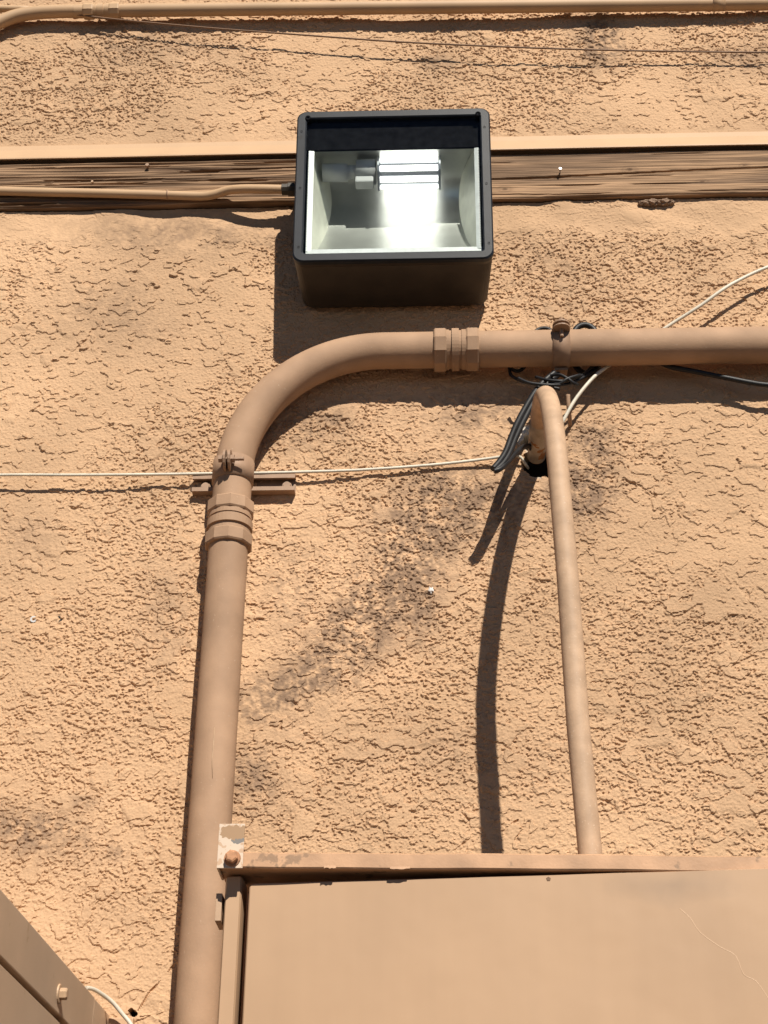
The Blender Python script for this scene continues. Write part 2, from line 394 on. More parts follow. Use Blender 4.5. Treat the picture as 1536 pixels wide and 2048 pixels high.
for i in range(nx): vl.append((tx[i], .02, TZ1))
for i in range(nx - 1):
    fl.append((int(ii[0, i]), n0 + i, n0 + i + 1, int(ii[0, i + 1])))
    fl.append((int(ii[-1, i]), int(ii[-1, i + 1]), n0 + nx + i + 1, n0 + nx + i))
me.from_pydata(vl, [], fl); me.update()
wc = np.ones((len(vl), 4), np.float32)
knot = np.zeros(TXg.shape)
for (kx_, kz_, ra) in ((.44, 4.045, .012), (.60, 4.005, .010), (.155, 3.995, .011), (.70, 4.05, .008), (-.52, 4.05, .008), (.085, 4.035, .012)):
    rr0 = np.hypot((TXg - kx_) / 1.7, TZg - kz_) / ra
    knot = np.maximum(knot, ss(1.25, .2, rr0) * (.55 + .45 * np.sin(rr0 * 9)))
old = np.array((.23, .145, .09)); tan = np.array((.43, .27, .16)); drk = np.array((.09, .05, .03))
mixv = np.clip(.5 + .28 * gr + .22 * tn(.2, .01) + .3 * (1 - left) * tn(.25, .025), 0, 1)[..., None]
cw = old * (1 - mixv) + tan * mixv
dk = np.clip(ss(.5, 1.6, gr2) * .5 * left + .25 * ss(.6, 1.6, tn(.35, .02)), 0, 1)[..., None]
dk = np.maximum(dk, .75 * knot[..., None]); cw = cw * (1 - dk) + drk * dk
cw = cw * ALB; wc[:n0, :3] = cw.reshape(-1, 3); wc[n0:, :3] = drk * .6  # rear verts extra dark: shade of the underside put into the wood colour
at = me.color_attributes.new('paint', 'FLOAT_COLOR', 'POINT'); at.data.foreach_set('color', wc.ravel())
wm = bpy.data.materials.new('weathered_wood'); wm.use_nodes = True; t = wm.node_tree; b = t.nodes['Principled BSDF']
b.inputs['Roughness'].default_value = .85; b.inputs['Specular IOR Level'].default_value = .2
a_ = t.nodes.new('ShaderNodeAttribute'); a_.attribute_name = 'paint'
geo = t.nodes.new('ShaderNodeNewGeometry'); mp = t.nodes.new('ShaderNodeMapping'); mp.inputs['Scale'].default_value = (7, 60, 300)
t.links.new(geo.outputs['Position'], mp.inputs[0])
nn = t.nodes.new('ShaderNodeTexNoise'); nn.inputs['Scale'].default_value = 1; nn.inputs['Detail'].default_value = 4; t.links.new(mp.outputs[0], nn.inputs['Vector'])
mr = t.nodes.new('ShaderNodeMapRange'); mr.inputs[1].default_value = .3; mr.inputs[2].default_value = .7; mr.inputs[3].default_value = .50; mr.inputs[4].default_value = 1.32; t.links.new(nn.outputs[0], mr.inputs[0])
mx = t.nodes.new('ShaderNodeMix'); mx.data_type = 'RGBA'; mx.blend_type = 'MULTIPLY'; mx.inputs[0].default_value = 1
t.links.new(a_.outputs['Color'], mx.inputs[6]); t.links.new(mr.outputs[0], mx.inputs[7]); t.links.new(mx.outputs[2], b.inputs['Base Color'])
bp = t.nodes.new('ShaderNodeBump'); bp.inputs['Strength'].default_value = .9; bp.inputs['Distance'].default_value = .003
t.links.new(nn.outputs[0], bp.inputs['Height']); t.links.new(bp.outputs[0], b.inputs['Normal'])
me.materials.append(wm)
beam = thing('timber_beam', (0, 0, TZ0), 'weathered brown timber beam set into the wall behind the floodlight', 'beam')
o = bpy.data.objects.new('beam_face', me); COL.objects.link(o); o.parent = beam; o.matrix_parent_inverse = beam.matrix_world.inverted()
def nail(px, py, r, d0, mt, ln=.012):
    c = P(px, py, d0); MB().lathe(c + Vector((0, .012, 0)), (0, -1, 0), [(0, r * .5), (.012 + ln * .6, r * .5), (.012 + ln * .6, r), (.012 + ln, r * .9), (.012 + ln, 0.0001)], 12, False).build('nail', mt, beam)
nail(296, 336, .0048, beam_d, 'strap'); nail(1120, 345, .0034, beam_d, 'steel', .014); nail(186, 368, .003, beam_d, 'tan_bolt', .010)
# lump of mortar left under the beam on the right
lump = MB()
for (lx, r) in ((1284, .006), (1294, .0085), (1306, .010), (1318, .0075), (1330, .0095), (1341, .006)):
    bm = bmesh.new(); bmesh.ops.create_icosphere(bm, subdivisions=3, radius=1)
    c = P(lx, 406 - (lx - 1310) * .03, .006)
    for v in bm.verts:
        k = 1 + .22 * sin(v.co.x * 5 + lx) * cos(v.co.z * 6) + .12 * sin(v.co.y * 9 + v.co.x * 7)
        v.co = Vector((v.co.x * r * 1.5, v.co.y * r, v.co.z * r * .9)) * k + c
    lump.bm(bm)
lump.build('mortar_lump', 'debris', label='crusty lump of mortar stuck under the right half of the beam', category='mortar')

# ---- flashing above the beam
zf = P(768, 303, .029).z
prof = [(.004, 4.168), (-.006, 4.162), (-.009, 4.146), (-.025, zf + .007), (-.029, zf + .004), (-.029, zf), (-.0265, zf - .0005), (-.0265, zf + .003), (-.010, zf + .010), (.012, zf + .010)]
fm = MB(); fx = np.linspace(-3, 3, 121)
vv = []
for i, x in enumerate(fx):
    wv = .0016 * sin(x * 2.3) + .0009 * sin(x * 7.1 + 1)
    for (y, z) in prof: vv.append((x, y + wv * (1 if y < 0 else 0), z + wv * .4))
k = len(prof)
fm.add(vv, [(i * k + j, i * k + j + 1, (i + 1) * k + j + 1, (i + 1) * k + j) for i in range(len(fx) - 1) for j in range(k - 1)])
fm.build('metal_flashing', 'flash', label='smooth tan metal drip flashing running along the top of the beam', category='flashing')

# ================================================================== THINGS
# ---- floodlight
fl = thing('floodlight', (-.0925, 0, 3.67), 'square black framed floodlight, lit, mounted across the timber beam', 'floodlight')
cB = Vector((-.0925, -.157, 3.669)); cT = Vector((-.0925, -.190, 4.0625))
vax = (cT - cB).normalized(); uax = Vector((1, 0, 0)); wax = uax.cross(vax)
cF = (cB + cT) / 2; HA = .2105; HB = (cT - cB).length / 2
def L(u, v, w): return cF + uax * u + vax * v + wax * w
def rrect(a, b, r, n=6):
    out = []
    for (sx, sy, a0) in ((1, 1, 0), (-1, 1, 90), (-1, -1, 180), (1, -1, 270)):
        for i in range(n + 1):
            t = radians(a0 + 90 * i / n); out.append((sx * (a - r) + r * cos(t), sy * (b - r) + r * sin(t)))
    return out
def loft(mb, rings, smooth=False, cap0=False, cap1=False):
    n = len(rings[0]); V = [p for r_ in rings for p in r_]
    mb.add(V, [(i * n + k, i * n + (k + 1) % n, (i + 1) * n + (k + 1) % n, (i + 1) * n + k) for i in range(len(rings) - 1) for k in range(n)], smooth)
    if cap0: mb.add(rings[0][::-1], [range(n)])
    if cap1: mb.add(rings[-1], [range(n)])
def back_ring(a, zb, zt, y, r):
    out = []
    for (u, v) in rrect(a, (zt - zb) / 2, r): out.append(Vector((-.0925 + u, y, (zb + zt) / 2 + v)))
    return out
fr = [L(u, v, -.0005) for (u, v) in rrect(HA - .001, HB - .001, .020)]
f2 = [L(u, v, -.012) for (u, v) in rrect(HA - .002, HB - .002, .020)]
hb = MB()
loft(hb, [fr, f2, back_ring(HA - .008, 3.664, 4.055, -.060, .020), back_ring(HA - .010, 3.662, 4.05, -.022, .022), back_ring(HA - .022, 3.672, 4.04, -.006, .03)], False, False, True)
# inside of the housing
loft(hb, [fr, [L(u, v, -.0006) for (u, v) in rrect(HA - .006, HB - .006, .018)], back_ring(HA - .016, 3.674, 4.045, -.050, .02), back_ring(HA - .03, 3.68, 4.03, -.014, .02)], False, False, True)
hb.build('housing', 'bronze', fl)
# mounting plate between housing and wall
MB().box((-.18, -.0055, 3.72), (0, .01, 3.94), .002).build('mounting_plate', 'bronze', fl)
IA, IB = HA - .0215, HB - .0205
bz = MB()
outer = rrect(HA, HB, .021); inner = rrect(IA, IB, .006)
R0 = [L(u, v, 0) for u, v in outer]; R1 = [L(u, v, .010) for u, v in outer]; R2 = [L(u * (HA - .003) / HA, v * (HB - .003) / HB, .013) for u, v in outer]
R3 = [L(u * 1.015, v * 1.015, .013) for u, v in inner]; R4 = [L(u, v, .011) for u, v in inner]; R5 = [L(u, v, -.001) for u, v in inner]
loft(bz, [R0, R1, R2, R3, R4, R5, R0])
bezel = bz.build('bezel', 'black_metal', fl)
for (px, py, big) in ((603, 263, 0), (600, 376, 0), (597, 494, 0), (969, 254, 0), (973, 367, 0), (978, 486, 0), (616, 236, 1), (956, 228, 1)):
    # the pixel's ray meets the bezel face
    v = (P(px, py, 0) - CAM); n_ = wax; p0 = L(0, 0, .0131); tt = (p0 - CAM).dot(n_) / v.dot(n_); c = CAM + v * tt
    r = .0062 if big else .0026
    mb = MB().lathe(c, wax, [(-.004, .0001), (-.004, r * .9), (.0006, r), (.0006, r * .8), (-.0005, r * .75), (-.0005, .0001)] if not big else
                    [(0, r), (.0018, r * .95), (.0018, r * .45), (-.001, r * .4), (-.001, .0001)], 14, False)
    mb.build('screw', 'dark' if not big else 'shield', bezel)
gl = MB()
gr_ = rrect(IA - .0004, IB - .0004, .005)
loft(gl, [[L(u, v, .003) for u, v in gr_], [L(u, v, .006) for u, v in gr_]], False, True, True)
gl.build('glass_lens', 'glass', fl)
# black shield across the top of the lens
VT = .104
sh = MB()
def lbox(mb, u0, u1, v0, v1, w0, w1, bev=0.0):
    bm = bmesh.new(); bmesh.ops.create_cube(bm, size=1)
    for q_ in bm.verts: q_.co = Vector(((u0 + u1) / 2 + q_.co.x * (u1 - u0), (v0 + v1) / 2 + q_.co.y * (v1 - v0), (w0 + w1) / 2 + q_.co.z * (w1 - w0)))
    return mb.bm(bm, bev, lambda p: L(p.x, p.y, p.z))
lbox(sh, -IA - .004, IA + .004, VT, IB + .004, -.010, -.004)
sh.build('top_shield', 'shield', fl)
# trough reflector
pp = smooth_path([Vector((v, w, 0)) for v, w in ((VT + .002, -.012), (.116, -.060), (.108, -.112), (.060, -.132), (.0, -.122), (-.055, -.098), (-.105, -.067), (-.150, -.034), (-.180, -.010))], 5)
UA = IA - .010
rf = MB(); V = []
for p in pp:
    dep = -p.y - .010; ue = UA - .30 * dep
    for s_ in (-ue, ue): V.append(L(s_, p.x, p.y))
rf.add(V, [(2 * i, 2 * i + 1, 2 * i + 3, 2 * i + 2) for i in range(len(pp) - 1)], True)
refl = rf.build('reflector', 'alu', fl)
for s_ in (-1, 1):
    ep = MB(); V = []
    for p in pp:
        dep = -p.y - .010; V.append(L(s_ * (UA - .30 * dep), p.x, p.y)); V.append(L(s_ * UA, p.x, -.010))
    ep.add(V, [(2 * i, 2 * i + 1, 2 * i + 3, 2 * i + 2) for i in range(len(pp) - 1)])
    ep.build('end_plate', 'alu_matte', refl)
# serrated bright edge strips of the lens
def strip(u0, v0, u1, v1, wd, tooth):
    mb = MB(); ln = math.hypot(u1 - u0, v1 - v0); n = int(ln / .0042); du, dv = (u1 - u0) / n, (v1 - v0) / n
    nu, nv = -dv / math.hypot(du, dv), du / math.hypot(du, dv)
    for i in range(n):
        a = (u0 + du * i, v0 + dv * i); b = (a[0] + du, a[1] + dv)
        mb.add([L(a[0], a[1], -.001), L(b[0], b[1], -.001), L(b[0] + nu * wd, b[1] + nv * wd, -.003), L(a[0] + nu * wd, a[1] + nv * wd, -.003),
                L((a[0] + b[0]) / 2 - nu * tooth, (a[1] + b[1]) / 2 - nv * tooth, -.001)], [(0, 1, 2, 3), (1, 0, 4)])
    return mb
strip(-IA + .005, -IB + .005, IA - .002, -IB + .005, .015, .0045).build('edge_strip', 'white_strip', fl)
strip(-IA + .006, VT - .004, -IA + .006, -IB + .014, .011, .002).build('edge_strip', 'white_strip', fl)
strip(IA - .007, -IB + .014, IA - .007, VT - .004, .007, .004).build('edge_strip', 'white_strip', fl)
# socket and lamp
LV, LW = .078, -.058
sk = MB().lathe(L(-.158, LV + .006, LW), uax, [(0, .0001), (0, .020), (.055, .020), (.055, .016), (.075, .016), (.075, .028), (.118, .028), (.118, .0001)], 20)
sk.build('lamp_socket', 'ceramic', fl)
lbox(MB(), -.085, -.045, LV - .032, LV - .008, LW - .012, LW + .016, .003).build('socket_bracket', 'ceramic', fl)
lamp_u0, lamp_u1 = -.036, .102
lampb = MB().lathe(L(lamp_u0, LV, LW), uax, [(0, .0001), (0, .037), (.004, .037), (.004, .028), (lamp_u1 - lamp_u0 - .004, .028), (lamp_u1 - lamp_u0 - .004, .037), (lamp_u1 - lamp_u0, .037), (lamp_u1 - lamp_u0, .0001)], 18, False)
lamp = lampb.build('led_lamp', 'lamp_grey', fl, label='glowing white corn-cob LED lamp')
bax = wax
for i in range(8):
    a = 2 * pi * (i + .35) / 8
    e1 = vax * cos(a) + wax * sin(a); e2 = -vax * sin(a) + wax * cos(a)
    c = L(lamp_u0, LV, LW); st = MB()
    bm = bmesh.new(); bmesh.ops.create_cube(bm, size=1)
    for q_ in bm.verts:
        q_.co = c + uax * (.006 + (q_.co.x + .5) * (lamp_u1 - lamp_u0 - .012)) + e1 * (.0285 + (q_.co.y + .5) * .0045) + e2 * (q_.co.z * .0120)
    st.bm(bm).build('led_strip', 'led', lamp)

# ---- large conduit run: riser, elbow, horizontal run
RP = .0385; DP = .057; XV = -.4145; ZH = 3.5175; RB = .30
cr_ = thing('large_conduit', (XV, -DP, 0), 'thick brown painted conduit rising at left and bending right below the floodlight', 'conduit')
MB().tube([(XV + .002, -DP, 0.0), (XV, -DP, 1.2), (XV, -DP, 2.4), (XV, -DP, 3.02)], RP, 40, False).build('riser_pipe', 'pipe', cr_)
arc = [(XV, -DP, 3.02), (XV, -DP, 3.12)] + [(XV + RB - RB * cos(t), -DP + .0, ZH - RB + RB * sin(t)) for t in np.linspace(0, pi / 2, 30)] + [(.0, -DP, ZH), (.045, -DP, ZH)]
MB().tube(arc, RP, 40, False).build('elbow_pipe', 'pipe', cr_)
MB().tube([(.03, -DP, ZH), (.7, -DP, ZH), (2.4, -DP, ZH)], RP, 40, False).build('horizontal_pipe', 'pipe', cr_)
MB().tube([P(429, 1455, .0958), P(427, 1490, .0958), P(424, 1520, .0958), P(425, 1556, .0958)], [.0004, .0009, .0008, .0004], 6).build('paint_scratch', 'tan_bolt', cr_)
def coupling(o, ax, ln, R, parent, mt, rot=0.0):
    o = Vector(o); ax = Vector(ax).normalized()
    body = MB().lathe(o, ax, [(.010, R * 1.02), (.010, R * 1.10), (ln * .34, R * 1.10), (ln * .34, R * 1.05), (ln * .40, R * 1.05), (ln * .40, R * 1.17), (ln * .56, R * 1.17), (ln * .56, R * 1.06),
                              (ln * .62, R * 1.06), (ln * .62, R * 1.11), (ln - .01, R * 1.11), (ln - .01, R * 1.02)], 36, False)
    cb = body.build('coupling', mt, parent)
    for (a, b) in ((0, ln * .28), (ln * .72, ln)):
        nb = MB().lathe(o, ax, [(a, R * .98), (a, R * 1.17), (a + .003, R * 1.235), (b - .003, R * 1.235), (b, R * 1.17), (b, R * .98)], 10, False, rot)
        nb.build('coupling_nut', mt, cb)
    return cb
ca = P(868, 700, DP); cb_ = P(957, 698, DP)
coupling((ca.x, -DP, ZH), (1, 0, 0), cb_.x - ca.x, RP, cr_, 'pipe', .31)
c0 = P(458, 1097, DP); c1 = P(462, 1008, DP)
coupling((XV, -DP, c0.z), (0, 0, 1), c1.z - c0.z, RP, cr_, 'pipe', .12)
# riser clamp on its strut
zc0 = P(466, 968, DP).z; zc1 = P(468, 926, DP).z
def ear_plate(mb, f, th, ln, hw, n=8):
    """rounded tab: f(a along out, b across, c thickness)"""
    o2 = [(0, -hw), (ln - hw, -hw)] + [(ln - hw + hw * sin(pi * i / n), -hw * cos(pi * i / n)) for i in range(1, n)] + [(ln - hw, hw), (0, hw)]
    loft(mb, [[f(a, b, -th / 2) for a, b in o2], [f(a, b, th / 2) for a, b in o2]], False, True, True)
st = MB()
st.lathe((XV, -DP, zc0), (0, 0, 1), [(0, RP), (0, RP + .0032), (zc1 - zc0, RP + .0032), (zc1 - zc0, RP)], 40)
zm = (zc0 + zc1) / 2
for dx in (-.0048, .0048):
    ear_plate(st, lambda a, b, c: Vector((XV - .005 + dx + c, -DP - RP + .002 - a, zm + b)), .0045, .036, (zc1 - zc0) * .42)
clamp = st.build('pipe_clamp', 'strap', cr_)
MB().lathe((XV - .022, -DP - RP - .017, zm), (1, 0, 0), [(0, .0001), (0, .008), (.008, .008), (.008, .0045), (.050, .0045), (.050, .0001)], 6, False).lathe((XV + .0015, -DP - RP - .017, zm), (1, 0, 0), [(0, .0045), (0, .009), (.008, .009), (.008, .0045)], 6, False).build('clamp_bolt', 'strap', clamp)
# clamp on the horizontal run
xa = P(1104, 700, DP).x; xb = P(1138, 700, DP).x; xm = (xa + xb) / 2
st = MB(); st.lathe((xa, -DP, ZH), (1, 0, 0), [(0, RP), (0, RP + .003), (xb - xa, RP + .003), (xb - xa, RP)], 40)
for dz in (-.006, .003):
    ear_plate(st, lambda a, b, c: Vector((xm + b, -DP - RP + .012 - a, ZH + .021 + dz + c)), .003, .040, (xb - xa) * .5)
st.box((xa + .004, -DP + .01, ZH - RP - .010), (xb - .004, .0, ZH - RP - .004))
clamp2 = st.build('pipe_clamp', 'strap', cr_)
MB().lathe((xm, -DP - RP - .008, ZH - .004), (0, 0, 1), [(0, .0001), (0, .004), (.018, .004), (.018, .0001)], 8, False).lathe((xm, -DP - RP - .008, ZH + .026), (0, 0, 1), [(0, .008), (.008, .008), (.008, .004), (.016, .004), (.016, .0001)], 6, False).build('clamp_bolt', 'strap', clamp2)

# ---- strut channel behind the riser
sx0 = P(385, 965, .02).x; sx1 = P(590, 965, .02).x; sz1 = P(500, 950, .02).z; sz0 = P(500, 982, .02).z
stt = thing('strut_channel', ((sx0 + sx1) / 2, 0, sz0), 'short slotted metal strut channel screwed to wall behind the riser conduit', 'strut')
cm = MB(); dd = .0215; tk = .0025
zo = [(.0, sz0), (-dd, sz0), (-dd, sz0 + .009), (-dd + .006, sz0 + .009), (-dd + .006, sz0 + .0065), (-dd + tk, sz0 + .0065), (-dd + tk, sz0 + tk), (-tk, sz0 + tk),
      (-tk, sz1 - tk), (-dd + tk, sz1 - tk), (-dd + tk, sz1 - .0065), (-dd + .006, sz1 - .0065), (-dd + .006, sz1 - .009), (-dd, sz1 - .009), (-dd, sz1), (.0, sz1)]
zo = [(y - .001, z) for y, z in zo]
loft(cm, [[Vector((sx0, y, z)) for y, z in zo], [Vector((sx1, y, z)) for y, z in zo]], False, True, True)
cm.build('channel', 'strap', stt)
for bxp in (413, 575):
    c = P(bxp, 972, .004); MB().lathe((c.x, -.002, (sz0 + sz1) / 2 - .004), (0, -1, 0), [(0, .010), (.012, .010), (.012, .0085), (.0165, .0075), (.0165, .0001)], 14, False).build('anchor_bolt', 'strap', stt)

# ---- drop conduit bending out of the wall
RD = .0185; HX, HZ = .199, 3.296
dc = thing('drop_conduit', (HX, 0, HZ), 'slim tan conduit arching out of the wall hole and dropping behind the rail', 'conduit')
s0 = .122; Rb = .280
dp = [(HX, .014, HZ), (HX, 0, HZ), (HX, -.1, HZ), (HX, -s0, HZ)]
for t_ in np.linspace(0, pi / 2, 22)[1:]: dp.append((HX + .006 * (t_ / (pi / 2)) ** 2, -s0 - Rb * sin(t_), HZ - Rb + Rb * cos(t_)))
e1 = P(1135, 1150, .402); e2 = P(1156, 1450, .402); e3 = P(1180, 1705, .402)
dp += [e1, e2, e3, e3 + (e3 - e2) * .5]
MB().tube(dp, RD, 28, False).build('drop_pipe', 'pipe2', dc)
MB().tube([(HX, .012, HZ), (HX, -.060, HZ), (HX, -.112, HZ), (HX, -.116, HZ)], [RD + .0004, RD + .0006, RD + .0008, RD + .0002], 28, False).build('rusty_collar', mat('rust_band', (0.46, .37, .28), .7, var=.25, vscale=50, speck=.9, sscale=38, speck_col=(.36, .15, .05)), dc, label='rust stained collar close to the wall')

# ---- conduit along the top of the picture
RT = .0165
tcd = thing('top_conduit', (P(230, 22, .03).x, -.03, P(230, 22, .03).z), 'tan conduit running level along the top edge of the picture', 'conduit')
dT_ = .030
zt = P(700, 18, dT_).z
ta = P(1536, 7, dT_); tb = P(240, 21, dT_); tcx = P(60, 25, dT_)
MB().tube([(2.4, -dT_, ta.z), (ta.x, -dT_, ta.z), (tb.x, -dT_, tb.z), (P(150, 23, dT_).x, -dT_, tb.z)], RT, 24, False).build('straight_pipe', 'upper_pipe', tcd)
el = [P(180, 22, dT_), P(110, 23, dT_), P(60, 27, dT_), P(20, 36, dT_), P(-25, 58, dT_), P(-60, 92, dT_), P(-82, 140, dT_), P(-90, 220, dT_)]
MB().tube(smooth_path(el, 6), RT, 24, False).build('elbow_pipe', 'upper_pipe', tcd)
ca2 = P(168, 22, dT_); coupling((ca2.x, -dT_, tb.z), (1, 0, 0), P(240, 21, dT_).x - ca2.x, RT, tcd, 'upper_pipe', .2)
jx = P(1424, 8, dT_); MB().lathe((jx.x, -dT_, jx.z), (1, 0, 0), [(0, RT), (0, RT + .0012), (.03, RT + .0012), (.03, RT)], 24).build('joint_sleeve', 'upper_pipe', tcd)
# second branch that meets it at the left corner
MB().tube([P(-120, 16, .034), P(-30, 17, .034), P(40, 18, .032), P(80, 20, .030)], .009, 16).build('branch_pipe', 'upper_pipe', tcd)

# ---- small conduit on the beam feeding the floodlight
scd = thing('feed_conduit', tuple(P(300, 385, .034)), 'thin tan conduit along the beam with an offset bend into the floodlight', 'conduit')
dS = .0285
pth = [P(-260, 372, dS), P(0, 382, dS), P(180, 386, dS), P(330, 390, dS), P(400, 392, dS), P(428, 389, dS + .004), P(455, 381, dS + .012), P(485, 378, dS + .022), P(530, 378, .056), P(572, 379, .056)]
MB().tube(smooth_path(pth, 6), .0102, 18).build('feed_pipe', 'upper_pipe', scd)
q1 = P(334, 390, dS); MB().lathe(q1, (1, 0, -.01), [(0, .0104), (0, .0112), (.003, .0112), (.003, .0104)], 18).build('joint_ring', 'strap', scd)
q2 = P(564, 379, .056); MB().lathe(q2, (1, 0, 0), [(0, .0105), (0, .0135), (.014, .0135), (.014, .016), (.028, .016), (.028, .0135), (.06, .0135), (.06, .0001)], 10, False).build('connector', 'bronze', scd)

# ---- wires and cables
MB().tube(path([(-60, 8, .034), (30, 17, .034), (77, 20, .033), (226, 38, .032), (420, 56, .031), (620, 71, .031), (820, 85, .030), (1100, 97, .029), (1300, 102, .027), (1536, 105, .026), (1700, 106, .026)], 6), .0022, 8).build(
    'stretched_wire', 'tan_wire', label='thin brown wire stretched slantwise across the top of the wall', category='wire')
MB().tube(path([(-120, 955, .032), (0, 950, .031), (150, 950, .030), (300, 949, .026), (430, 947, .0225), (520, 946, .0225), (600, 944, .020), (720, 940, .016), (850, 931, .012), (930, 923, .010), (985, 916, .012), (1020, 911, .016), (1040, 914, .012), (1052, 930, .0), (1056, 936, -.02)], 6), .0031, 10).build(
    'white_cable', 'white_cable', label='thin white cable running level from the left edge to the wall hole', category='cable')
MB().tube(path([(1090, 905, -.01), (1104, 880, .01), (1122, 850, .040), (1150, 800, .048), (1185, 757, .045), (1215, 733, .032), (1260, 703, .012), (1340, 650, .022), (1400, 612, .040), (1440, 583, .048), (1475, 562, .047), (1536, 534, .045), (1640, 500, .045)], 6), .0038, 10).build(
    'white_cable', 'white_cable', label='white cable slanting up to the right edge behind the level pipe', category='cable')
MB().tube(path([(172, 1976, .10), (190, 1980, .08), (222, 2002, .05), (245, 2028, .04), (266, 2056, .04), (300, 2130, .04), (320, 2300, .03)], 6), .0036, 10).build(
    'white_cable', 'white_cable', label='short white cable dropping beside the lower left metal box', category='cable')
bc = thing('black_cable_bundle', tuple(P(1080, 770, .05)), 'bundle of black cables looped below the level pipe by the arched conduit', 'cable')
MB().tube(path([(1110, 745, .05), (1086, 765, .056), (1066, 790, .066), (1040, 835, .088), (1024, 870, .108), (1012, 902, .124), (1000, 922, .134), (986, 938, .142)], 6), .0062, 12).build('cable_strand', 'black_cable', bc)
MB().tube(path([(1118, 748, .044), (1094, 768, .050), (1074, 792, .060), (1049, 838, .082), (1032, 874, .102), (1019, 906, .120), (1006, 927, .132), (991, 941, .140)], 6), .0062, 12).build('cable_strand', 'black_cable', bc)
MB().tube(path([(988, 942, .141), (1000, 938, .139), (1014, 925, .126), (1030, 908, .104), (1045, 895, .076), (1058, 892, .045), (1066, 903, .015), (1072, 922, -.03)], 6), .0055, 12).build('cable_strand', 'black_cable', bc)
for pl in ([(1036, 756, .062), (1060, 766, .070), (1100, 770, .072), (1135, 768, .060), (1160, 758, .046), (1200, 735, .020)],
           [(1072, 754, .052), (1095, 760, .064), (1125, 762, .068), (1150, 756, .058), (1168, 748, .04), (1190, 728, .02)],
           [(1100, 752, .055), (1118, 749, .066), (1135, 757, .070), (1147, 766, .066), (1155, 769, .058)],
           [(1098, 764, .06), (1118, 768, .067), (1134, 758, .071), (1152, 752, .064), (1160, 750, .056)],
           [(1018, 735, .024), (1024, 752, .026), (1050, 764, .030), (1090, 772, .034), (1120, 778, .030)]):
    MB().tube(path(pl, 6), .0034, 10).build('cable_strand', 'black_cable', bc)
loop = [(1195 + 0, 690, .012), (1190, 662, .012), (1172, 650, .012), (1152, 658, .012), (1143, 690, .012), (1150, 730, .012), (1175, 748, .014), (1196, 728, .012), (1195, 690, .012)]
MB().tube(path(loop, 6), .0065, 12).build('cable_coil', 'black_cable', bc)
loop = [(1108, 690, .010), (1104, 664, .010), (1088, 656, .010), (1070, 664, .010), (1060, 690, .010), (1052, 728, .012), (1036, 742, .02), (1018, 735, .024)]
MB().tube(path(loop, 6), .004, 12).build('cable_coil', 'black_cable', bc)
MB().tube(path([(1300, 715, .012), (1340, 733, .028), (1380, 741, .034), (1440, 753, .036), (1500, 765, .038), (1536, 770, .040), (1640, 778, .04)], 6), .0055, 12).build(
    'black_cable', 'black_cable', label='black cable sagging below the level pipe at the right edge', category='cable')
MB().tube(path([(1136, 790, .05), (1137, 812, .045), (1139, 832, .03), (1140, 850, .005)], 5), .0045, 10).build('pipe_stub', 'pipe', label='short tan stub hanging behind the crown of the arched conduit', category='pipe')

# ---- cabinet at lower right
cx0, cx1 = -.288, .66
cab = thing('wall_cabinet', (.17, 0, .35), 'large flat tan metal cabinet filling the lower right corner', 'cabinet')
MB().box((-.306, -.360, .35), (cx1, -.012, 2.288), .004).build('cabinet_body', 'tan_metal', cab)
MB().box((-.304, -.438, 2.2885), (cx1 - .002, -.014, 2.2915)).build('bounce_cut_plate', 'bounce_dark', cab)  # unseen dark plate added over the cabinet to cut bounce light
def rbar(mb, x0, x1, z0, zl, zr, yb, yf0, yf1, r, cr):
    """panel with rounded corners and front edges; front depth yf0 (left) to yf1 (right), top zl (left) to zr (right)"""
    rings = []
    for (ins, t) in ((0, 0), (0, .55), (r * .12, .75), (r * .45, .93), (r, 1.0)):
        ring = []
        zt_ = lambda x: zl + (zr - zl) * (x - x0) / (x1 - x0)
        pts = [(x0 + ins, z0 + ins), (x1 - ins, z0 + ins)]
        for (cx_, a0) in ((x1 - cr, 0), (x0 + cr, 90)):
            for k_ in range(6):
                a = radians(a0 + 18 * k_); rr2 = cr - ins
                xx = cx_ + rr2 * cos(a); pts.append((xx, zt_(xx) - cr + rr2 * sin(a)))
        for (x, z) in pts:
            f = yf0 + (yf1 - yf0) * (x - x0) / (x1 - x0); ring.append(Vector((x, -(yb + (f - yb) * t), z)))
        rings.append(ring)
    loft(mb, rings, False, True, True)
pn = MB(); rbar(pn, cx0, cx1, .36, 2.2665, 2.2815, .4395, .4615, .4990, .003, .008); pn.build('front_panel', 'panel', cab)
# streaks of run-off and one dirty water mark on the panel
t = M['panel'].node_tree; b = t.nodes['Principled BSDF']; src = b.inputs['Base Color'].links[0].from_socket
geo = t.nodes.new('ShaderNodeNewGeometry'); mp = t.nodes.new('ShaderNodeMapping'); mp.inputs['Scale'].default_value = (26, 1, 1.6); t.links.new(geo.outputs['Position'], mp.inputs[0])
nn = t.nodes.new('ShaderNodeTexNoise'); nn.inputs['Scale'].default_value = 1; nn.inputs['Detail'].default_value = 4; t.links.new(mp.outputs[0], nn.inputs['Vector'])
mr = t.nodes.new('ShaderNodeMapRange'); mr.inputs[1].default_value = .35; mr.inputs[2].default_value = .7; mr.inputs[3].default_value = .98; mr.inputs[4].default_value = 1.02; t.links.new(nn.outputs[0], mr.inputs[0])
mx = t.nodes.new('ShaderNodeMix'); mx.data_type = 'RGBA'; mx.blend_type = 'MULTIPLY'; mx.inputs[0].default_value = 1; t.links.new(src, mx.inputs[6]); t.links.new(mr.outputs[0], mx.inputs[7])
n5 = t.nodes.new('ShaderNodeTexNoise'); n5.inputs['Scale'].default_value = 16; n5.inputs['Detail'].default_value = 4; t.links.new(geo.outputs['Position'], n5.inputs['Vector'])
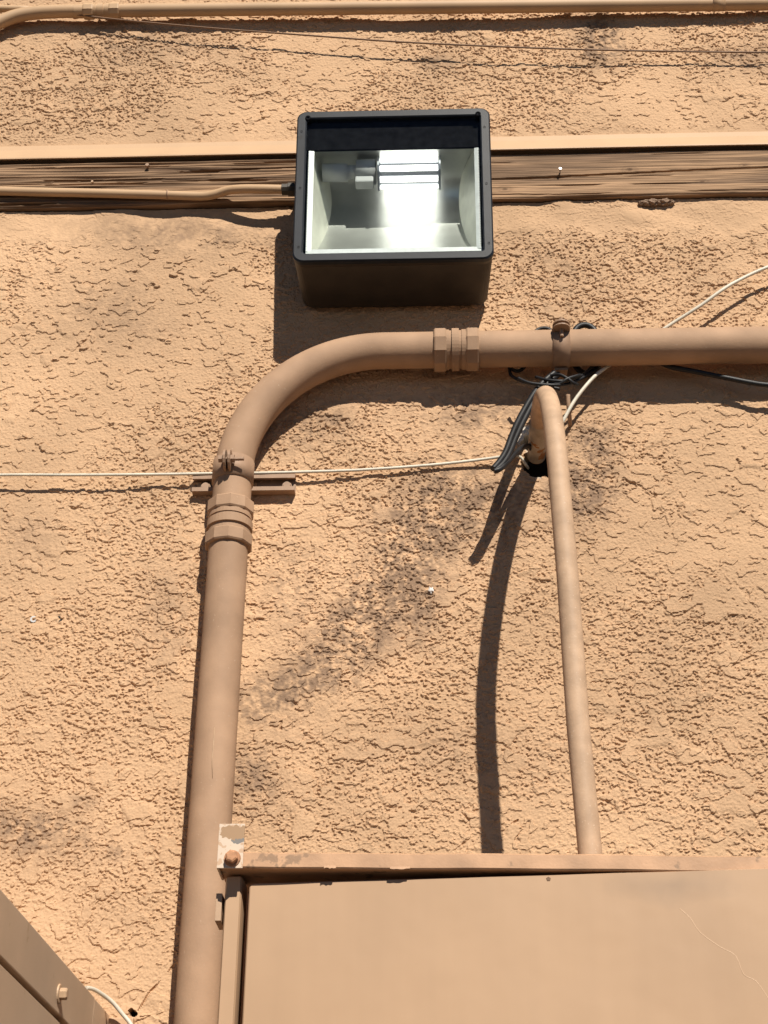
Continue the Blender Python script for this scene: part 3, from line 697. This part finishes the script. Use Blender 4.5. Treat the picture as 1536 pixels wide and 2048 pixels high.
mp2 = t.nodes.new('ShaderNodeMapping'); wq = P(1345, 1772, .485); mp2.inputs['Location'].default_value = (-wq.x / .085, 0, -wq.z / .028); mp2.inputs['Scale'].default_value = (1 / .085, 0, 1 / .028); t.links.new(geo.outputs['Position'], mp2.inputs[0])
vl_ = t.nodes.new('ShaderNodeVectorMath'); vl_.operation = 'LENGTH'; t.links.new(mp2.outputs[0], vl_.inputs[0])
ad = t.nodes.new('ShaderNodeMath'); ad.operation = 'MULTIPLY_ADD'; ad.inputs[1].default_value = 1.6; t.links.new(n5.outputs[0], ad.inputs[0]); t.links.new(vl_.outputs['Value'], ad.inputs[2])
m5 = t.nodes.new('ShaderNodeMapRange'); m5.inputs[1].default_value = .8; m5.inputs[2].default_value = 1.9; m5.inputs[3].default_value = .45; m5.inputs[4].default_value = 0; t.links.new(ad.outputs[0], m5.inputs[0])
m6 = t.nodes.new('ShaderNodeMix'); m6.data_type = 'RGBA'; m6.inputs[7].default_value = (.20, .145, .105, 1); t.links.new(m5.outputs[0], m6.inputs[0]); t.links.new(mx.outputs[2], m6.inputs[6]); t.links.new(m6.outputs[2], b.inputs['Base Color'])
pn = MB(); rbar(pn, -.3255, -.2975, .36, 2.2815, 2.2815, .40, .4530, .4540, .004, .006); pn.build('side_flange', 'panel', cab)
rl = MB()
n = 60
pr = [(-.360, 2.2825), (-.4835, 2.2825), (-.4855, 2.2845), (-.4855, 2.3045), (-.4835, 2.3065), (-.360, 2.3065)]
rings = []
for i in range(n + 1):
    x = -.330 + (cx1 + .02 + .330) * i / n; wv = .0007 * sin(x * 9) + .0004 * sin(x * 31)
    rings.append([Vector((x, y + wv * .5, z + wv - .010 * (x + .33) / .8)) for y, z in pr])
loft(rl, rings, False, True, True)
rail = rl.build('top_rail', 'rail', cab, label='long flat tan rail with worn paint along the cabinet top')
random.seed(3)
for (px, py, wpx, hpx) in ((800, 1739, 40, 2), (660, 1737, 24, 1)):   # curls of loose paint under the rail
    a = P(px - wpx / 2, py - 6, .4868); b2 = P(px + wpx / 2, py - 6, .4868); dn = Vector((0, -.0010, -.0042 - hpx * .0003))
    mb = MB(); k = 6; top = [a.lerp(b2, i / k) for i in range(k + 1)]
    bot = [p_ + dn * (.6 + .5 * random.random()) for p_ in top]
    mb.add(top + bot + [p_ + Vector((0, .0012, 0)) for p_ in top + bot], [(i, i + 1, k + 2 + i, k + 1 + i) for i in range(k)] + [(i + 2 * k + 2, i + 1 + 2 * k + 2, k + 2 + i + 2 * k + 2, k + 1 + i + 2 * k + 2) for i in range(k)])
    mb.build('paint_curl', 'rail', rail)
# end bracket with peeled paint
bm_ = bpy.data.materials.new('bracket_paint'); bm_.use_nodes = True; t = bm_.node_tree; b = t.nodes['Principled BSDF']; b.inputs['Roughness'].default_value = .6
geo = t.nodes.new('ShaderNodeNewGeometry'); sp = t.nodes.new('ShaderNodeSeparateXYZ'); t.links.new(geo.outputs['Position'], sp.inputs[0])
nz_ = t.nodes.new('ShaderNodeTexNoise'); nz_.inputs['Scale'].default_value = 120; nz_.inputs['Detail'].default_value = 7; t.links.new(geo.outputs['Position'], nz_.inputs['Vector'])
def mth(op, a, bb):
    nd = t.nodes.new('ShaderNodeMath'); nd.operation = op
    for i, x in enumerate((a, bb)):
        if isinstance(x, (int, float)): nd.inputs[i].default_value = x
        else: t.links.new(x, nd.inputs[i])
    return nd.outputs[0]
# old paint patch: an ellipse near the top of the bracket
ex = mth('MULTIPLY', mth('ADD', sp.outputs[0], .311), 1 / .021); ez = mth('MULTIPLY', mth('SUBTRACT', sp.outputs[2], 2.334), 1 / .011)
rr_ = mth('ADD', mth('ADD', mth('MULTIPLY', ex, ex), mth('MULTIPLY', ez, ez)), mth('MULTIPLY', mth('SUBTRACT', nz_.outputs[0], .5), 3.2))
c1_ = t.nodes.new('ShaderNodeMapRange'); c1_.inputs[1].default_value = .95; c1_.inputs[2].default_value = 1.02; t.links.new(rr_, c1_.inputs[0])
ex2 = mth('MULTIPLY', mth('ADD', sp.outputs[0], .303), 1 / .011); ez2 = mth('MULTIPLY', mth('SUBTRACT', sp.outputs[2], 2.325), 1 / .009)
r2_ = mth('ADD', mth('ADD', mth('MULTIPLY', ex2, ex2), mth('MULTIPLY', ez2, ez2)), mth('MULTIPLY', mth('SUBTRACT', nz_.outputs[0], .5), 3.2))
c2_ = t.nodes.new('ShaderNodeMapRange'); c2_.inputs[1].default_value = .9; c2_.inputs[2].default_value = 1.0; t.links.new(r2_, c2_.inputs[0])
c3_ = t.nodes.new('ShaderNodeMapRange'); c3_.inputs[1].default_value = .56; c3_.inputs[2].default_value = .60; t.links.new(nz_.outputs[0], c3_.inputs[0])
def mixc(f, A, B):
    nd = t.nodes.new('ShaderNodeMix'); nd.data_type = 'RGBA'; t.links.new(f, nd.inputs[0])
    for i, x in ((6, A), (7, B)):
        if isinstance(x, tuple): nd.inputs[i].default_value = (*[c * ALB for c in x], 1)
        else: t.links.new(x, nd.inputs[i])
    return nd.outputs[2]
base = mixc(c3_.outputs[0], (.72, .57, .44), (.60, .40, .26))
base = mixc(c2_.outputs[0], (.22, .20, .185), base)
base = mixc(c1_.outputs[0], (.40, .245, .13), base)
t.links.new(base, b.inputs['Base Color']); M['bracket'] = bm_
br = MB().box((-.3325, -.4905, 2.2795), (-.2945, -.4875, 2.3465), .0006).box((-.3325, -.4873, 2.2795), (-.3295, -.43, 2.3465)).build('end_bracket', 'bracket', cab, label='tall bracket with peeling white and brown paint at the rail end')
bc_ = P(459, 1713, .50)
MB().lathe((bc_.x + .003, -.4905, bc_.z), (0, -1, 0), [(0, .0125), (.003, .0118), (.003, .0095), (.013, .0095), (.0145, .007), (.0145, .0001)], 6, False, .2).lathe((bc_.x + .003, -.4906, bc_.z), (0, -1, 0), [(0, .0125), (.0022, .0120), (.0022, .0001)], 20, False).build('rusty_bolt', 'rust', br)
pa = P(444, 1787, .45); pb = P(442, 1842, .45)
MB().box((-.3365, -.4515, pb.z), (-.3275, -.400, pa.z), .0008).build('hinge_tab', 'pipe2', cab)
# scratch lines of bare paint are thin raised runs on the panel
def panel_y(x): return -(.4615 + (.4990 - .4615) * (x - cx0) / (cx1 - cx0))
def on_panel(px, py):
    d = .48
    for _ in range(5): p_ = P(px, py, d); d = -panel_y(p_.x)
    return p_
M['run'] = mat('paint_run', (.63, .42, .265), .5, var=.05)
MB().tube(smooth_path([on_panel(*q_) + Vector((random.uniform(-.002, .002), .0007, random.uniform(-.002, .002))) for q_ in ((1358, 1815), (1380, 1838), (1400, 1866), (1440, 1892), (1470, 1912), (1488, 1946), (1510, 1962), (1536, 2000), (1560, 2040))], 3), .0010, 6).build('paint_run', 'run', cab)
M['dirt'] = mat('panel_chip', (.25, .15, .09), .8, var=.2)
cpt = on_panel(1097, 1758); MB().lathe(cpt + Vector((0, .0005, 0)), (0, -1, 0), [(0, .004), (.0012, .0032), (.0012, .0001)], 5, False).build('paint_chip', 'dirt', cab)

# ---- deep metal box at lower left, standing out from the wall
bxr = -.573
box = thing('side_box', (-.9, -.4, 1.2), 'tan metal box projecting from the wall at lower left', 'box')
lid = MB().box((-1.35, -.95, 2.0995), (bxr, -.1305, 2.175), .0015).build('lid', 'side_metal', box)
MB().box((-1.35, -.127, 2.0995), (bxr - .0008, .0, 2.1745), .0015).build('lid_flange', 'side_metal', box)
MB().box((-1.34, -.94, 1.2), (bxr - .010, -.003, 2.0990), .001).build('box_body', 'side_metal', box)
MB().box((-1.345, -.945, 1.2), (bxr - .001, -.002, 2.0905), .001).build('side_panel', 'side_metal', box)
bb = Vector((bxr, -.374, 2.126))
MB().lathe(bb, (1, 0, 0), [(0, .0145), (.002, .0142), (.0025, .013), (.0025, .0001)], 22, False).lathe(bb, (1, 0, 0), [(.002, .0088), (.0115, .0088), (.013, .007), (.013, .0001)], 6, False, .3).build('hex_bolt', 'tan_bolt', box)
# little wall clip right of the box
c = P(248, 2036, .01)
MB().box((bxr + .002, -.020, c.z - .016), (c.x + .018, -.003, c.z - .001), .002).build('wall_clip', 'tan_metal', label='small metal clip on the wall right of the lower left box', category='clip')

# ---- small bits on the wall
def bit(name, px, py, r, mt, label, cat):
    c = P(px, py, .002); bm = bmesh.new(); bmesh.ops.create_icosphere(bm, subdivisions=2, radius=1)
    for v in bm.verts:
        k = 1 + .45 * sin(v.co.x * 6 + px) * cos(v.co.z * 5 + py) + .2 * sin(v.co.z * 11)
        v.co = Vector((v.co.x * r * k, v.co.y * .004, v.co.z * r * k * 1.1)) + c
    return MB().bm(bm).build(name, mt, label=label, category=cat)
bit('plaster_chip', 862, 1180, .0052, 'plaster', 'bright white plaster chip on the dark smudge left of the conduit shadow', 'chip')
def plug(px, py, mt, label):
    c = P(px, py, .0); MB().lathe((c.x, .002, c.z), (0, -1, 0), [(0, .007), (.006, .0068), (.006, .0035), (.001, .003), (.001, .0001)], 14, False).build('screw_anchor', mt, label=label, category='anchor')
plug(68, 1240, 'ceramic', 'pale screw anchor in the wall near the left edge')
plug(118, 1240, 'dark', 'dark screw anchor just right of the pale one')
